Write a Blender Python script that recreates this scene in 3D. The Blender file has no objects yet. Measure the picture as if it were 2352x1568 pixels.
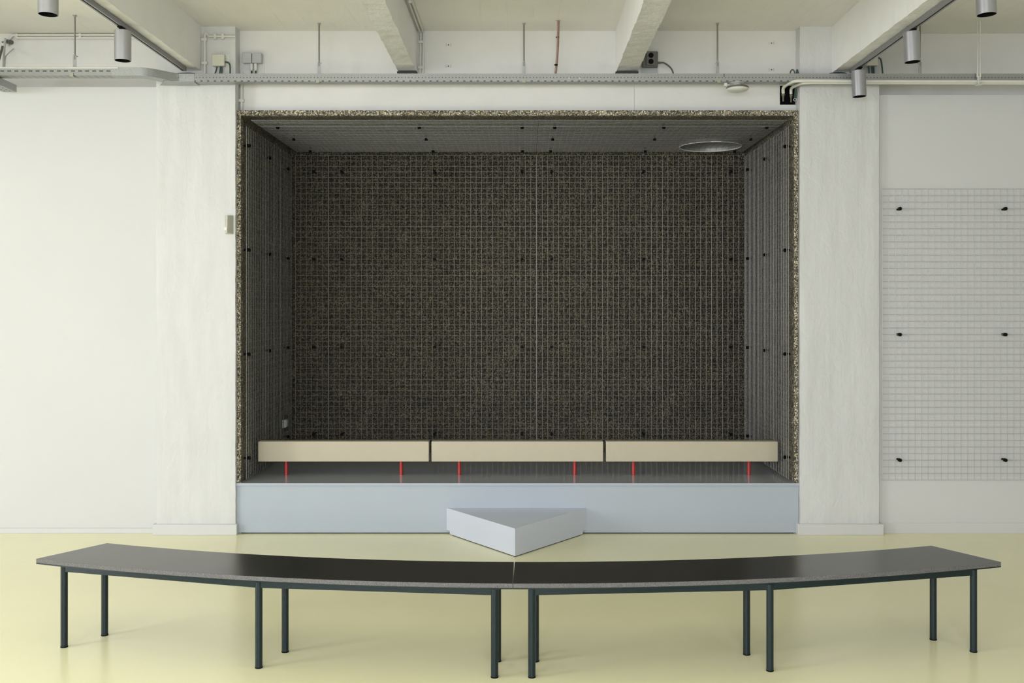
import bpy, math, random
from mathutils import Vector, noise, Matrix
PI = math.pi
R = math.radians
random.seed(7)

# ------------------------------------------------------------------ camera, world, light, exposure
SC = bpy.context.scene
COL = SC.collection
EYE = 1.75
F = 2250.0                      # focal length in pixels of a 2352 wide frame
cam_d = bpy.data.cameras.new('camera')
cam = bpy.data.objects.new('camera', cam_d)
COL.objects.link(cam)
cam.location = (0, 0, EYE)
cam.rotation_euler = (PI / 2, 0, 0)
cam_d.sensor_width = 36.0
cam_d.lens = F / 2352 * 36.0
cam_d.shift_x = -27.0 / 2352
cam_d.shift_y = -76.0 / 2352
cam_d.clip_end = 100
SC.camera = cam

SC.view_settings.view_transform = 'Standard'
SC.view_settings.look = 'None'
SC.view_settings.gamma = 1
SC.view_settings.use_curve_mapping = False
SC.view_settings.exposure = 0.36

W = bpy.data.worlds.new('daylight')
SC.world = W
W.use_nodes = True
W.node_tree.nodes['Background'].inputs[0].default_value = (0.80, 0.90, 1.0, 1)
W.node_tree.nodes['Background'].inputs[1].default_value = 1.0

# windows: left wall ones give the daylight, those behind the camera are added fill
LEFT_WIN = [(-0.6, 2.0), (2.4, 5.0)]       # y ranges
ADDED_FRONT_WIN = [(-7.8, -5.2), (-4.6, -2.0), (-1.4, 1.2), (3.4, 6.0)]                 # x ranges, added behind the camera to brighten the floor
RIGHT_WIN = []
WZ0, WZ1 = 0.80, 3.60
XL, XR, YF = -9.0, 8.2, -1.2

def area(name, loc, rot, sx, sy, power, col):
    d = bpy.data.lights.new(name, 'AREA')
    d.shape = 'RECTANGLE'
    d.size = sx; d.size_y = sy
    d.energy = power
    d.color = col
    o = bpy.data.objects.new(name, d)
    o.location = loc; o.rotation_euler = rot
    COL.objects.link(o)
    return o

for i, (a, b) in enumerate(LEFT_WIN):
    area('window_daylight', (XL - 0.9, (a + b) / 2, (WZ0 + WZ1) / 2), (0, -PI / 2 + R(25), 0), WZ1 - WZ0, b - a,
         (385, 50)[i], (0.95, 0.965, 1.0))
for i, (a, b) in enumerate(ADDED_FRONT_WIN):  # added fill from unseen windows behind the camera, aimed down at the floor
    area('window_daylight', ((a + b) / 2, YF - 0.9, (WZ0 + WZ1) / 2), (PI / 2 - R(50), 0, 0), b - a, WZ1 - WZ0,
         (25, 150, 215, 50)[i], (0.95, 0.965, 1.0))

# ------------------------------------------------------------------ helpers
def at(px, py, d):
    """world point on the plane y=d seen at a pixel of the photograph"""
    return Vector(((px - 1203) * d / F, d, EYE - (py - 708) * d / F))

class MB:
    def __init__(s):
        s.v = []; s.f = []; s.m = []
    def add(s, vs, fs, mi=0):
        n = len(s.v)
        s.v += [tuple(p) for p in vs]
        s.f += [tuple(i + n for i in f) for f in fs]
        s.m += [mi] * len(fs)
    def box(s, x0, x1, y0, y1, z0, z1, mi=0):
        s.add([(x0, y0, z0), (x1, y0, z0), (x1, y1, z0), (x0, y1, z0),
               (x0, y0, z1), (x1, y0, z1), (x1, y1, z1), (x0, y1, z1)],
              [(0, 3, 2, 1), (4, 5, 6, 7), (0, 1, 5, 4), (1, 2, 6, 5), (2, 3, 7, 6), (3, 0, 4, 7)], mi)
        return s
    def obox(s, c, ax, hs, mi=0):
        """box with centre c, axes ax (three unit vectors), half sizes hs"""
        vs = []
        for sz in (-1, 1):
            for sx, sy in ((-1, -1), (1, -1), (1, 1), (-1, 1)):
                vs.append(Vector(c) + ax[0] * hs[0] * sx + ax[1] * hs[1] * sy + ax[2] * hs[2] * sz)
        s.add(vs, [(0, 3, 2, 1), (4, 5, 6, 7), (0, 1, 5, 4), (1, 2, 6, 5), (2, 3, 7, 6), (3, 0, 4, 7)], mi)
        return s
    def cyl(s, p, q, r, n=16, r2=None, caps=True, mi=0):
        p = Vector(p); q = Vector(q)
        r2 = r if r2 is None else r2
        a = (q - p).normalized()
        u = a.orthogonal().normalized(); w = a.cross(u)
        vs = []
        for c, rr in ((p, r), (q, r2)):
            for k in range(n):
                t = 2 * PI * k / n
                vs.append(c + (u * math.cos(t) + w * math.sin(t)) * rr)
        fs = [(k, (k + 1) % n, n + (k + 1) % n, n + k) for k in range(n)]
        if caps:
            fs += [tuple(range(n - 1, -1, -1)), tuple(range(n, 2 * n))]
        s.add(vs, fs, mi)
        return s
    def tube(s, pts, r, n=10, smooth=True, closed=False, mi=0):
        pts = [Vector(p) for p in pts]
        if smooth and len(pts) > 2:
            out = []
            m = len(pts)
            for i in range(m - 1):
                p0 = pts[max(i - 1, 0)]; p1 = pts[i]; p2 = pts[i + 1]; p3 = pts[min(i + 2, m - 1)]
                for k in range(6):
                    t = k / 6
                    out.append(0.5 * ((2 * p1) + (p2 - p0) * t + (2 * p0 - 5 * p1 + 4 * p2 - p3) * t * t
                                      + (3 * p1 - p0 - 3 * p2 + p3) * t ** 3))
            out.append(pts[-1]); pts = out
        vs = []; m = len(pts)
        u = None
        for i, p in enumerate(pts):
            if closed:
                a = (pts[(i + 1) % m] - pts[i - 1]).normalized()
            else:
                a = (pts[min(i + 1, m - 1)] - pts[max(i - 1, 0)]).normalized()
            if u is None:
                u = a.orthogonal().normalized()
            u = (u - a * u.dot(a)).normalized()
            w = a.cross(u)
            for k in range(n):
                t = 2 * PI * k / n
                vs.append(p + (u * math.cos(t) + w * math.sin(t)) * r)
        fs = []
        for i in range(m if closed else m - 1):
            j = (i + 1) % m
            for k in range(n):
                fs.append((i * n + k, i * n + (k + 1) % n, j * n + (k + 1) % n, j * n + k))
        if not closed:
            fs += [tuple(range(n - 1, -1, -1)), tuple(range((m - 1) * n, m * n))]
        s.add(vs, fs, mi)
        return s
    def prism(s, poly, z0, z1, mi_top=0, mi_side=0):
        """poly counter-clockwise in x,y"""
        n = len(poly)
        vs = [(x, y, z0) for x, y in poly] + [(x, y, z1) for x, y in poly]
        k = len(s.v)
        s.v += vs
        s.f.append(tuple(k + i for i in range(n - 1, -1, -1))); s.m.append(mi_side)
        s.f.append(tuple(k + n + i for i in range(n))); s.m.append(mi_top)
        for i in range(n):
            j = (i + 1) % n
            s.f.append((k + i, k + j, k + n + j, k + n + i)); s.m.append(mi_side)
        return s
    def lathe(s, prof, c, n=32, axis='z', mi=0):
        """prof: (radius, height) pairs"""
        vs = []
        for r, h in prof:
            for k in range(n):
                t = 2 * PI * k / n
                if axis == 'z':
                    vs.append((c[0] + r * math.cos(t), c[1] + r * math.sin(t), c[2] + h))
                else:
                    vs.append((c[0] + r * math.cos(t), c[1] + h, c[2] + r * math.sin(t)))
        fs = []
        for i in range(len(prof) - 1):
            for k in range(n):
                f = (i * n + k, i * n + (k + 1) % n, (i + 1) * n + (k + 1) % n, (i + 1) * n + k)
                fs.append(f if axis == 'z' else f[::-1])
        s.add(vs, fs, mi)
        return s
    def build(s, name, mat, parent=None, bevel=0, smooth=True, seg=2):
        me = bpy.data.meshes.new(name)
        me.from_pydata(s.v, [], s.f)
        mats = mat if isinstance(mat, (list, tuple)) else [mat]
        for m in mats:
            me.materials.append(m)
        for p, mi in zip(me.polygons, s.m):
            p.material_index = mi
            p.use_smooth = smooth
        if smooth:
            me.set_sharp_from_angle(angle=R(35))
        me.update()
        o = bpy.data.objects.new(name, me)
        COL.objects.link(o)
        if parent is not None:
            o.parent = parent
            o.location = -Vector(parent.location)
            if any(parent.rotation_euler):
                o.matrix_parent_inverse = Matrix()
        if bevel:
            b = o.modifiers.new('bevel', 'BEVEL')
            b.width = bevel; b.segments = seg; b.limit_method = 'ANGLE'; b.angle_limit = R(40)
        return o

def tag(o, label, cat, group=None, kind=None):
    o['label'] = label
    o['category'] = cat
    if group: o['group'] = group
    if kind: o['kind'] = kind
    return o
def thing(name, label, cat, loc, group=None):
    o = bpy.data.objects.new(name, None)
    o.empty_display_size = 0.1
    o.location = loc
    COL.objects.link(o)
    return tag(o, label, cat, group)
def struct(o):
    o['kind'] = 'structure'
    return o

# ------------------------------------------------------------------ materials
class NT:
    def __init__(s, name):
        s.m = bpy.data.materials.new(name); s.m.use_nodes = True
        s.t = s.m.node_tree; s.b = s.t.nodes['Principled BSDF']
        s.tc = None
    def n(s, typ, **kw):
        o = s.t.nodes.new(typ)
        for k, v in kw.items():
            if k.startswith('i_'):
                key = k[2:]
                key = int(key) if key.isdigit() else key
                if hasattr(v, 'is_linked') or isinstance(v, bpy.types.NodeSocket):
                    s.t.links.new(v, o.inputs[key])
                else:
                    o.inputs[key].default_value = v
            else:
                setattr(o, k, v)
        return o
    def co(s, scale=(1, 1, 1)):
        if s.tc is None: s.tc = s.n('ShaderNodeTexCoord')
        mp = s.n('ShaderNodeMapping'); s.t.links.new(s.tc.outputs['Object'], mp.inputs[0])
        mp.inputs['Scale'].default_value = scale
        return mp.outputs[0]
    def noise(s, scale, detail=4, rough=0.5, st=(1, 1, 1), dist=0.0):
        o = s.n('ShaderNodeTexNoise'); s.t.links.new(s.co(st), o.inputs['Vector'])
        o.inputs['Scale'].default_value = scale; o.inputs['Detail'].default_value = detail
        o.inputs['Roughness'].default_value = rough; o.inputs['Distortion'].default_value = dist
        return o.outputs[0]
    def ramp(s, fac, stops):
        o = s.n('ShaderNodeValToRGB'); s.t.links.new(fac, o.inputs[0])
        e = o.color_ramp.elements
        while len(e) < len(stops): e.new(0.5)
        for k, (p, c) in enumerate(stops):
            e[k].position = p
            e[k].color = (c, c, c, 1) if isinstance(c, (int, float)) else (*c, 1)
        return o.outputs[0]
    def math(s, op, a, b=0.0, c=0.0):
        o = s.n('ShaderNodeMath', operation=op)
        for i, v in enumerate((a, b, c)):
            if isinstance(v, bpy.types.NodeSocket): s.t.links.new(v, o.inputs[i])
            else: o.inputs[i].default_value = v
        return o.outputs[0]
    def mix(s, fac, a, b, mode='MIX'):
        o = s.n('ShaderNodeMix', data_type='RGBA', blend_type=mode)
        for i, v in ((0, fac), (6, a), (7, b)):
            if isinstance(v, bpy.types.NodeSocket): s.t.links.new(v, o.inputs[i])
            else: o.inputs[i].default_value = v if i == 0 else (*v, 1)
        return o.outputs[2]
    def bump(s, h, strength, dist=0.01, chain=None):
        o = s.n('ShaderNodeBump'); s.t.links.new(h, o.inputs['Height'])
        o.inputs['Strength'].default_value = strength; o.inputs['Distance'].default_value = dist
        if chain is not None: s.t.links.new(chain, o.inputs['Normal'])
        s.t.links.new(o.outputs[0], s.b.inputs['Normal'])
        return o.outputs[0]
    def set(s, col=None, rough=None, metal=None, spec=None, coat=None):
        for k, v in (('Base Color', col), ('Roughness', rough), ('Metallic', metal), ('Specular IOR Level', spec), ('Coat Weight', coat)):
            if v is None: continue
            if isinstance(v, bpy.types.NodeSocket): s.t.links.new(v, s.b.inputs[k])
            elif k == 'Base Color': s.b.inputs[k].default_value = (*v, 1)
            else: s.b.inputs[k].default_value = v
        return s

M = {}
def plain(key, col, rough=0.5, metal=0.0, nscale=40, bump=0.0, var=0.04, spec=None):
    t = NT(key)
    n = t.noise(nscale, 3)
    lo = tuple(c * (1 - var) for c in col); hi = tuple(min(1, c * (1 + var)) for c in col)
    t.set(t.ramp(n, [(0.3, lo), (0.7, hi)]), rough, metal)
    if bump: t.bump(n, bump, 0.002)
    if spec is not None: t.set(spec=spec)
    M[key] = t.m
    return t.m

WHITE = (0.615, 0.612, 0.612)
t = NT('wall_paint')
t.set(t.ramp(t.noise(1.3, 3), [(0.3, tuple(c * 0.98 for c in WHITE)), (0.7, WHITE)]), 0.55)
b1 = t.bump(t.noise(220, 2), 0.06, 0.001)
t.bump(t.noise(5, 2), 0.12, 0.006, b1)
M['wall'] = t.m
t = NT('old_wall_paint')
oldw = (0.715, 0.705, 0.688)
t.set(t.ramp(t.noise(3, 5, 0.6), [(0.3, tuple(c * 0.93 for c in oldw)), (0.7, oldw)]), 0.6)
b1 = t.bump(t.noise(60, 3, 0.6), 0.15, 0.002)
t.bump(t.noise(3.5, 3, 0.5), 0.35, 0.02, b1)
M['old_wall'] = t.m
t = NT('pillar_plaster')
t.set(t.ramp(t.noise(5, 4, 0.5, (2.5, 2.5, 0.4)), [(0.3, (0.59, 0.587, 0.582)), (0.7, (0.635, 0.632, 0.632))]), 0.5)
b1 = t.bump(t.noise(13, 5, 0.55, (1.1, 1.1, 0.6), 0.8), 0.85, 0.007)
b2 = t.bump(t.noise(5, 2, 0.5, (3.0, 3.0, 0.12)), 0.45, 0.010, b1)
t.bump(t.noise(70, 3, 0.6), 0.35, 0.002, b2)
M['pillar'] = t.m
t = NT('beam_concrete')
t.set(t.ramp(t.noise(9, 6, 0.65), [(0.3, (0.66, 0.655, 0.635)), (0.62, (0.80, 0.795, 0.79))]), 0.55)
b1 = t.bump(t.noise(30, 6, 0.65), 0.6, 0.008)
t.bump(t.noise(160, 3, 0.6), 0.3, 0.002, b1)
M['beam'] = t.m
t = NT('beam_side_paint')
t.set(t.ramp(t.noise(4, 4, 0.6), [(0.3, (0.80, 0.795, 0.78)), (0.7, (0.84, 0.835, 0.83))]), 0.55)
b1 = t.bump(t.noise(40, 3, 0.6), 0.12, 0.002)
t.bump(t.noise(4, 3, 0.5), 0.25, 0.015, b1)
M['beam_side'] = t.m
# board-marked ceiling: faint ridges running towards the back wall
t = NT('ceiling_concrete')
t.set(t.ramp(t.noise(2.2, 5, 0.6), [(0.25, (0.775, 0.76, 0.71)), (0.75, (0.83, 0.815, 0.775))]), 0.6)
sx = t.n('ShaderNodeSeparateXYZ'); t.t.links.new(t.co(), sx.inputs[0])
wob = t.math('MULTIPLY', t.noise(0.8, 2), 0.06)
x1 = t.math('ADD', sx.outputs[0], wob)
fr = t.math('FRACT', t.math('MULTIPLY', x1, 5.2))
rid = t.math('LESS_THAN', t.math('ABSOLUTE', t.math('SUBTRACT', fr, 0.5)), 0.03)
ridn = t.math('MULTIPLY', rid, t.ramp(t.noise(2.1, 3, 0.5, (3, 1, 1)), [(0.45, 0.0), (0.6, 1.0)]))
b1 = t.bump(ridn, 1.0, 0.006)
b2 = t.bump(t.noise(2.2, 3, 0.5, (2, 0.6, 1)), 0.6, 0.03, b1)
t.bump(t.noise(90, 3, 0.6), 0.15, 0.002, b2)
M['ceiling'] = t.m
# poured floor, pale yellow, satin
t = NT('floor_resin')
fc = (0.91, 0.87, 0.56)
t.set(t.ramp(t.noise(0.7, 3, 0.5), [(0.3, tuple(c * 0.97 for c in fc)), (0.7, fc)]), t.ramp(t.noise(2, 4, 0.6), [(0.3, 0.20), (0.7, 0.27)]))
t.bump(t.noise(1.2, 2, 0.4), 0.05, 0.01)
M['floor'] = t.m
# exposed pebbles, with mouth light and niche shade put into the tones
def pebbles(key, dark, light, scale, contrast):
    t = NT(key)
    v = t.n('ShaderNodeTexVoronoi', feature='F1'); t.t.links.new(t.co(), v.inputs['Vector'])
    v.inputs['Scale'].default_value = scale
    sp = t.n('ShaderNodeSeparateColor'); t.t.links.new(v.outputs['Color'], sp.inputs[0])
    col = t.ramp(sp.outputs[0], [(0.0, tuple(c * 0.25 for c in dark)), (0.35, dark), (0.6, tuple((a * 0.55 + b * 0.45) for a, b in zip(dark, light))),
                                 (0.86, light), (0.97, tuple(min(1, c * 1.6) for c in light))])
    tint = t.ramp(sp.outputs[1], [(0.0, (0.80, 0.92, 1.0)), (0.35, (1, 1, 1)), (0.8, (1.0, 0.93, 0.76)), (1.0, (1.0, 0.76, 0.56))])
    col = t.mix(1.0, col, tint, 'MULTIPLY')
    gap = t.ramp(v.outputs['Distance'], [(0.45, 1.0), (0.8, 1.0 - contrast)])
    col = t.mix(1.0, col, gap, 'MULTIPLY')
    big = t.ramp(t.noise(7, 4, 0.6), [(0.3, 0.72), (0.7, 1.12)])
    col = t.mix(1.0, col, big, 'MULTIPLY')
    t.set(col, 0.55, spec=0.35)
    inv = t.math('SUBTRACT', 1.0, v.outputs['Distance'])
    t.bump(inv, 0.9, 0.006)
    M[key] = t.m
    return t.m
pebbles('pebble_back_shaded', (0.045, 0.039, 0.025), (0.175, 0.155, 0.108), 125, 0.8)
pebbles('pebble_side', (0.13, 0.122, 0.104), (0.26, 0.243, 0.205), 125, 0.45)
pebbles('pebble_edge_lit', (0.20, 0.182, 0.14), (0.60, 0.55, 0.445), 120, 0.6)

plain('fascia_paint', (0.405, 0.448, 0.51), 0.38, var=0.01, nscale=3)
plain('platform_paint', (0.37, 0.39, 0.42), 0.11, var=0.02, nscale=3)
plain('step_paint', (0.58, 0.61, 0.70), 0.4, var=0.01, nscale=3)
plain('cream_laminate', (0.52, 0.465, 0.35), 0.35, var=0.015, nscale=5)
plain('red_steel', (0.40, 0.025, 0.024), 0.25, var=0.02)
plain('dark_steel', (0.008, 0.018, 0.021), 0.27, spec=0.3, var=0.05)
plain('galvanised', (0.38, 0.39, 0.39), 0.42, 0.6, nscale=120, var=0.10)
plain('wire_steel', (0.215, 0.212, 0.205), 0.38, 0.35, var=0.03)
plain('white_wire_steel', (0.44, 0.44, 0.455), 0.38, 0.35, var=0.03)
plain('aluminium', (0.40, 0.40, 0.425), 0.36, 0.75, var=0.02)
plain('track_metal', (0.25, 0.25, 0.26), 0.4, 0.4, var=0.03)
plain('bright_rim', (0.60, 0.61, 0.60), 0.4, 0.2)
plain('clip_metal', (0.36, 0.355, 0.30), 0.5)
plain('rod_steel', (0.25, 0.245, 0.225), 0.45, 0.4, nscale=200, var=0.15)
plain('black_plastic', (0.004, 0.004, 0.004), 0.6, spec=0.1, var=0.05)
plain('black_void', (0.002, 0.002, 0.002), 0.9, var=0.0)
plain('white_pvc', (0.66, 0.65, 0.60), 0.4, var=0.02)
plain('white_plastic', (0.68, 0.68, 0.64), 0.3, var=0.01)
plain('beige_plastic', (0.58, 0.57, 0.49), 0.4, var=0.01)
plain('grey_plastic', (0.44, 0.45, 0.455), 0.4, var=0.02)
plain('dark_grey_plastic', (0.13, 0.13, 0.12), 0.4, var=0.03)
plain('green_cable', (0.035, 0.075, 0.06), 0.5, var=0.05)
plain('dark_cable', (0.10, 0.10, 0.08), 0.5, var=0.05)
plain('red_cable', (0.30, 0.19, 0.155), 0.45, var=0.05)
plain('brass_fitting', (0.20, 0.17, 0.13), 0.35, 0.7, var=0.1)
plain('dark_joint', (0.05, 0.05, 0.045), 0.8, var=0.05)
plain('filler', (0.52, 0.51, 0.46), 0.8, var=0.1)
plain('window_frame_paint', (0.7, 0.7, 0.7), 0.4)

t = NT('polished_terrazzo')
n1 = t.noise(420, 2, 0.6)
t.set(t.ramp(n1, [(0.35, (0.016, 0.016, 0.015)), (0.6, (0.032, 0.032, 0.030)), (0.78, (0.12, 0.118, 0.11))]),
      t.ramp(t.noise(3, 4, 0.6), [(0.3, 0.15), (0.7, 0.21)]))
t.set(spec=0.68)
M['terrazzo'] = t.m
t = NT('sawn_terrazzo_edge')
n1 = t.noise(300, 3, 0.7)
v = t.n('ShaderNodeTexVoronoi'); t.t.links.new(t.co(), v.inputs['Vector']); v.inputs['Scale'].default_value = 200
pit = t.ramp(v.outputs['Distance'], [(0.08, 0.25), (0.2, 1.0)])
col = t.ramp(n1, [(0.3, (0.045, 0.043, 0.043)), (0.5, (0.115, 0.111, 0.111)), (0.7, (0.24, 0.232, 0.23))])
t.set(t.mix(1.0, col, pit, 'MULTIPLY'), 0.6)
t.bump(n1, 0.4, 0.001)
M['terrazzo_edge'] = t.m

# perforated galvanised tray: round holes along the side, slots along the foot and the underside
def perforated(key, zdot, slot_side):
    t = NT(key)
    s3 = t.n('ShaderNodeSeparateXYZ'); t.t.links.new(t.co(), s3.inputs[0])
    X, Y, Z = s3.outputs
    g = t.n('ShaderNodeNewGeometry')
    ns = t.n('ShaderNodeSeparateXYZ'); t.t.links.new(g.outputs['Normal'], ns.inputs[0])
    side = t.math('GREATER_THAN', t.math('ABSOLUTE', ns.outputs[1]), 0.7)
    under = t.math('GREATER_THAN', t.math('ABSOLUTE', ns.outputs[2]), 0.7)
    base = t.ramp(t.noise(140, 3, 0.6), [(0.3, (0.32, 0.325, 0.32)), (0.7, (0.36, 0.366, 0.36))])
    def slots(per, hx, v, v0, hv, off=0.0):
        fx = t.math('ABSOLUTE', t.math('MULTIPLY', t.math('SUBTRACT', t.math('FRACT', t.math('DIVIDE', t.math('ADD', X, 10 + off), per)), 0.5), per))
        a = t.math('LESS_THAN', fx, hx)
        b = t.math('LESS_THAN', t.math('ABSOLUTE', t.math('SUBTRACT', v, v0)), hv)
        return t.math('MULTIPLY', a, b)
    if slot_side:
        m = t.math('MULTIPLY', side, slots(0.0523, 0.0145, Z, zdot, 0.0038))
    else:
        m = t.math('MULTIPLY', side, slots(0.0256, 0.0030, Z, zdot, 0.0030))
        m = t.math('MAXIMUM', m, t.math('MULTIPLY', side, slots(0.0512, 0.0085, Z, 3.4765, 0.003)))
    fy = t.math('MULTIPLY', t.math('FRACT', t.math('DIVIDE', Y, 0.024)), 0.024)
    if slot_side: m = t.math('MAXIMUM', m, t.math('MULTIPLY', under, slots(0.0512, 0.013, fy, 0.012, 0.003, 0.012)))
    t.set(t.mix(m, base, (0.02, 0.02, 0.02)), 0.42, t.math('MULTIPLY', t.math('SUBTRACT', 1.0, m), 0.55))
    M[key] = t.m
perforated('tray_perforated', 3.503, False)
perforated('tray_slotted', 3.5035, True)

# ------------------------------------------------------------------ the room
YW = 7.631            # lined wall faces left and right
YP = 7.58             # pillar faces
YU = 7.78             # old upper wall
YL = 7.70             # lintel over the niche
ZC = 3.93
ZB = 3.588            # underside of beams
NX0, NX1 = -2.232, 2.134        # niche lining, outer
IX0, IX1 = -2.201, 2.103        # niche lining, inner
NZ = 3.291; IZ = 3.25
YN = 7.62; YNB = 9.24
PZ = 0.395            # platform top
PLX = (-2.847, -2.230); PRX = (2.136, 2.752)

b = MB(); b.box(XL - .3, XR + .3, YF - .3, 10.0, -0.2, 0.0); struct(b.build('floor', M['floor']))
b = MB(); b.box(XL - .3, XR + .3, YF - .3, 10.0, ZC, ZC + 0.2); struct(b.build('ceiling', M['ceiling']))

# old wall with the niche opening, above the linings
b = MB()
b.box(XL - .3, PLX[0] + 0.02, YU, YU + 0.25, 0, ZC)
b.box(PRX[1] - 0.02, XR + .3, YU, YU + 0.25, 0, ZC)
struct(b.build('wall_back', M['old_wall']))
# lintel above the niche, with the square hole where pipes enter
HX0 = 2.013; HZ0, HZ1 = 3.350, 3.500
SEAM = at(1457, 220, YL).x
b = MB()
b.box(PLX[1] - .02, PRX[0] + .02, YL, 9.5, HZ1, ZC)
b.box(PLX[1] - .02, SEAM - 0.0015, YL, 9.5, NZ + 0.002, HZ1)
b.box(SEAM + 0.0015, HX0, YL, 9.5, NZ + 0.002, HZ1)
b.box(HX0, PRX[0] + .02, YL, 9.5, NZ + 0.002, HZ0)
b.box(SEAM - 0.0015, SEAM + 0.0015, YL + .006, YL + .02, NZ + 0.002, HZ1)
struct(b.build('wall_lintel', M['old_wall']))
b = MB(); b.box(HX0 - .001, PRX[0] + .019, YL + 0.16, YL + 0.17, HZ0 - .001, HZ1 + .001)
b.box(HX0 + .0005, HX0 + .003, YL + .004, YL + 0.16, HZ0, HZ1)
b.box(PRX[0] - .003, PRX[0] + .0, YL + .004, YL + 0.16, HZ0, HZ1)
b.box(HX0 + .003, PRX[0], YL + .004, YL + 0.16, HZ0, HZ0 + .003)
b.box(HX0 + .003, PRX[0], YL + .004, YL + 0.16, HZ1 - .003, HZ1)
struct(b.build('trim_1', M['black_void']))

# linings
ZLL = 3.476; ZLR = 3.412
b = MB(); b.box(XL, PLX[0] + 0.01, YW, YU, 0, ZLL); struct(b.build('wall_lining_left', M['wall'], bevel=.003))
b = MB()
zj = at(2200, 257.5, YW).z
b.box(PRX[1] - 0.01, XR, YW, YU, 0, zj); b.box(PRX[1] - 0.01, XR, YW - .0015, YU, zj, ZLR)
struct(b.build('wall_lining_right', M['wall']))
# skirtings
b = MB(); b.box(XL, PLX[0] - 0.018, YW - 0.012, YW, 0, 0.041); struct(b.build('baseboard_left', M['wall'], bevel=.002))
b = MB(); b.box(PRX[1] + 0.027, XR, YW - 0.006, YW, 0, 0.080); struct(b.build('baseboard_right', M['wall'], bevel=.002))

# side walls and the wall behind the camera, with window openings, front ones added as fill
def wall_with_openings(name, axis, c0, c1, a0, a1, wins, mat):
    b = MB()
    def bx(u0, u1, z0, z1):
        if axis == 'x': b.box(c0, c1, u0, u1, z0, z1)
        else: b.box(u0, u1, c0, c1, z0, z1)
    bx(a0, a1, 0, WZ0); bx(a0, a1, WZ1, ZC)
    cur = a0
    for s_, e_ in wins:
        bx(cur, s_, WZ0, WZ1); cur = e_
    bx(cur, a1, WZ0, WZ1)
    return struct(b.build(name, mat))
wall_with_openings('wall_left', 'x', XL - .3, XL, YF - .3, YU, LEFT_WIN, M['wall'])
wall_with_openings('wall_right', 'x', XR, XR + .3, YF - .3, YU, RIGHT_WIN, M['wall'])
wall_with_openings('wall_front', 'y', YF - .3, YF, XL, XR, ADDED_FRONT_WIN, M['wall'])
wn = 0
for axis, c, wins in (('x', XL - 0.15, LEFT_WIN), ('x', XR + 0.15, RIGHT_WIN), ('y', YF - 0.15, ADDED_FRONT_WIN)):
    for s_, e_ in wins:
        wn += 1
        b = MB()
        def fb(u0, u1, z0, z1):
            if axis == 'x': b.box(c - .03, c + .03, u0, u1, z0, z1)
            else: b.box(u0, u1, c - .03, c + .03, z0, z1)
        fb(s_, e_, WZ0, WZ0 + .06); fb(s_, e_, WZ1 - .06, WZ1); fb(s_, s_ + .06, WZ0 + .06, WZ1 - .06); fb(e_ - .06, e_, WZ0 + .06, WZ1 - .06)
        mid = (s_ + e_) / 2; fb(mid - .03, mid + .03, WZ0 + .06, WZ1 - .06)
        struct(b.build('window_%d' % wn, M['window_frame_paint']))  # frames in the front wall belong to the added fill windows

# pillars: uneven plaster over a concrete core
def rough_pillar(name, x0, x1, y0, y1, z0, z1, seed):
    b = MB()
    nx, nz, ny = 22, 260, 6
    ring = []
    for i in range(ny): ring.append((0, 1 - i / ny, -1, 0))        # left side, back to front
    for i in range(nx): ring.append((i / nx, 0, 0, -1))            # front
    for i in range(ny + 1): ring.append((1, i / ny, 1, 0))         # right side
    vs = []
    for k in range(nz + 1):
        z = z0 + (z1 - z0) * k / nz
        for (u, v, nxm, nym) in ring:
            x = x0 + (x1 - x0) * u; y = y0 + (y1 - y0) * v
            d = noise.noise(Vector((x * 5 + seed, y * 5, z * 1.6))) * 0.0035 + noise.noise(Vector((x * 22 + seed, y * 22, z * 9))) * 0.0018
            if u in (0, 1):
                d2 = noise.noise(Vector((seed * 3 + u * 9, 1, z * 3.1))) * 0.003 + noise.noise(Vector((seed + u * 7, 5, z * 21))) * 0.0022
                x += (d2) * (1 if u else -1) - (0.002 if u else -0.002)
            if v == 0 and u not in (0, 1): y += d
            elif v == 0: y += 0.003
            vs.append((x, y, z))
    m = len(ring)
    fs = [(k * m + i, k * m + i + 1, (k + 1) * m + i + 1, (k + 1) * m + i) for k in range(nz) for i in range(m - 1)]
    b.add(vs, fs)
    return struct(b.build(name, M['pillar']))
rough_pillar('pillar', PLX[0], PLX[1], YP, YU + .1, 0, ZC, 3.1)
rough_pillar('pillar', PRX[0], PRX[1], YP, YU + .1, 0, ZC, 9.7)
def plinth(n, x0, x1, zt):
    b = MB(); b.box(x0, x1, YP - .02, YW + .02, 0, zt)
    struct(b.build('trim_%d' % n, M['wall'], bevel=.003))
plinth(2, at(350, 0, 7.56).x, at(543.5, 0, 7.56).x, 0.083)
plinth(3, at(1833, 0, 7.56).x, at(2030, 0, 7.56).x, 0.085)

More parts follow.
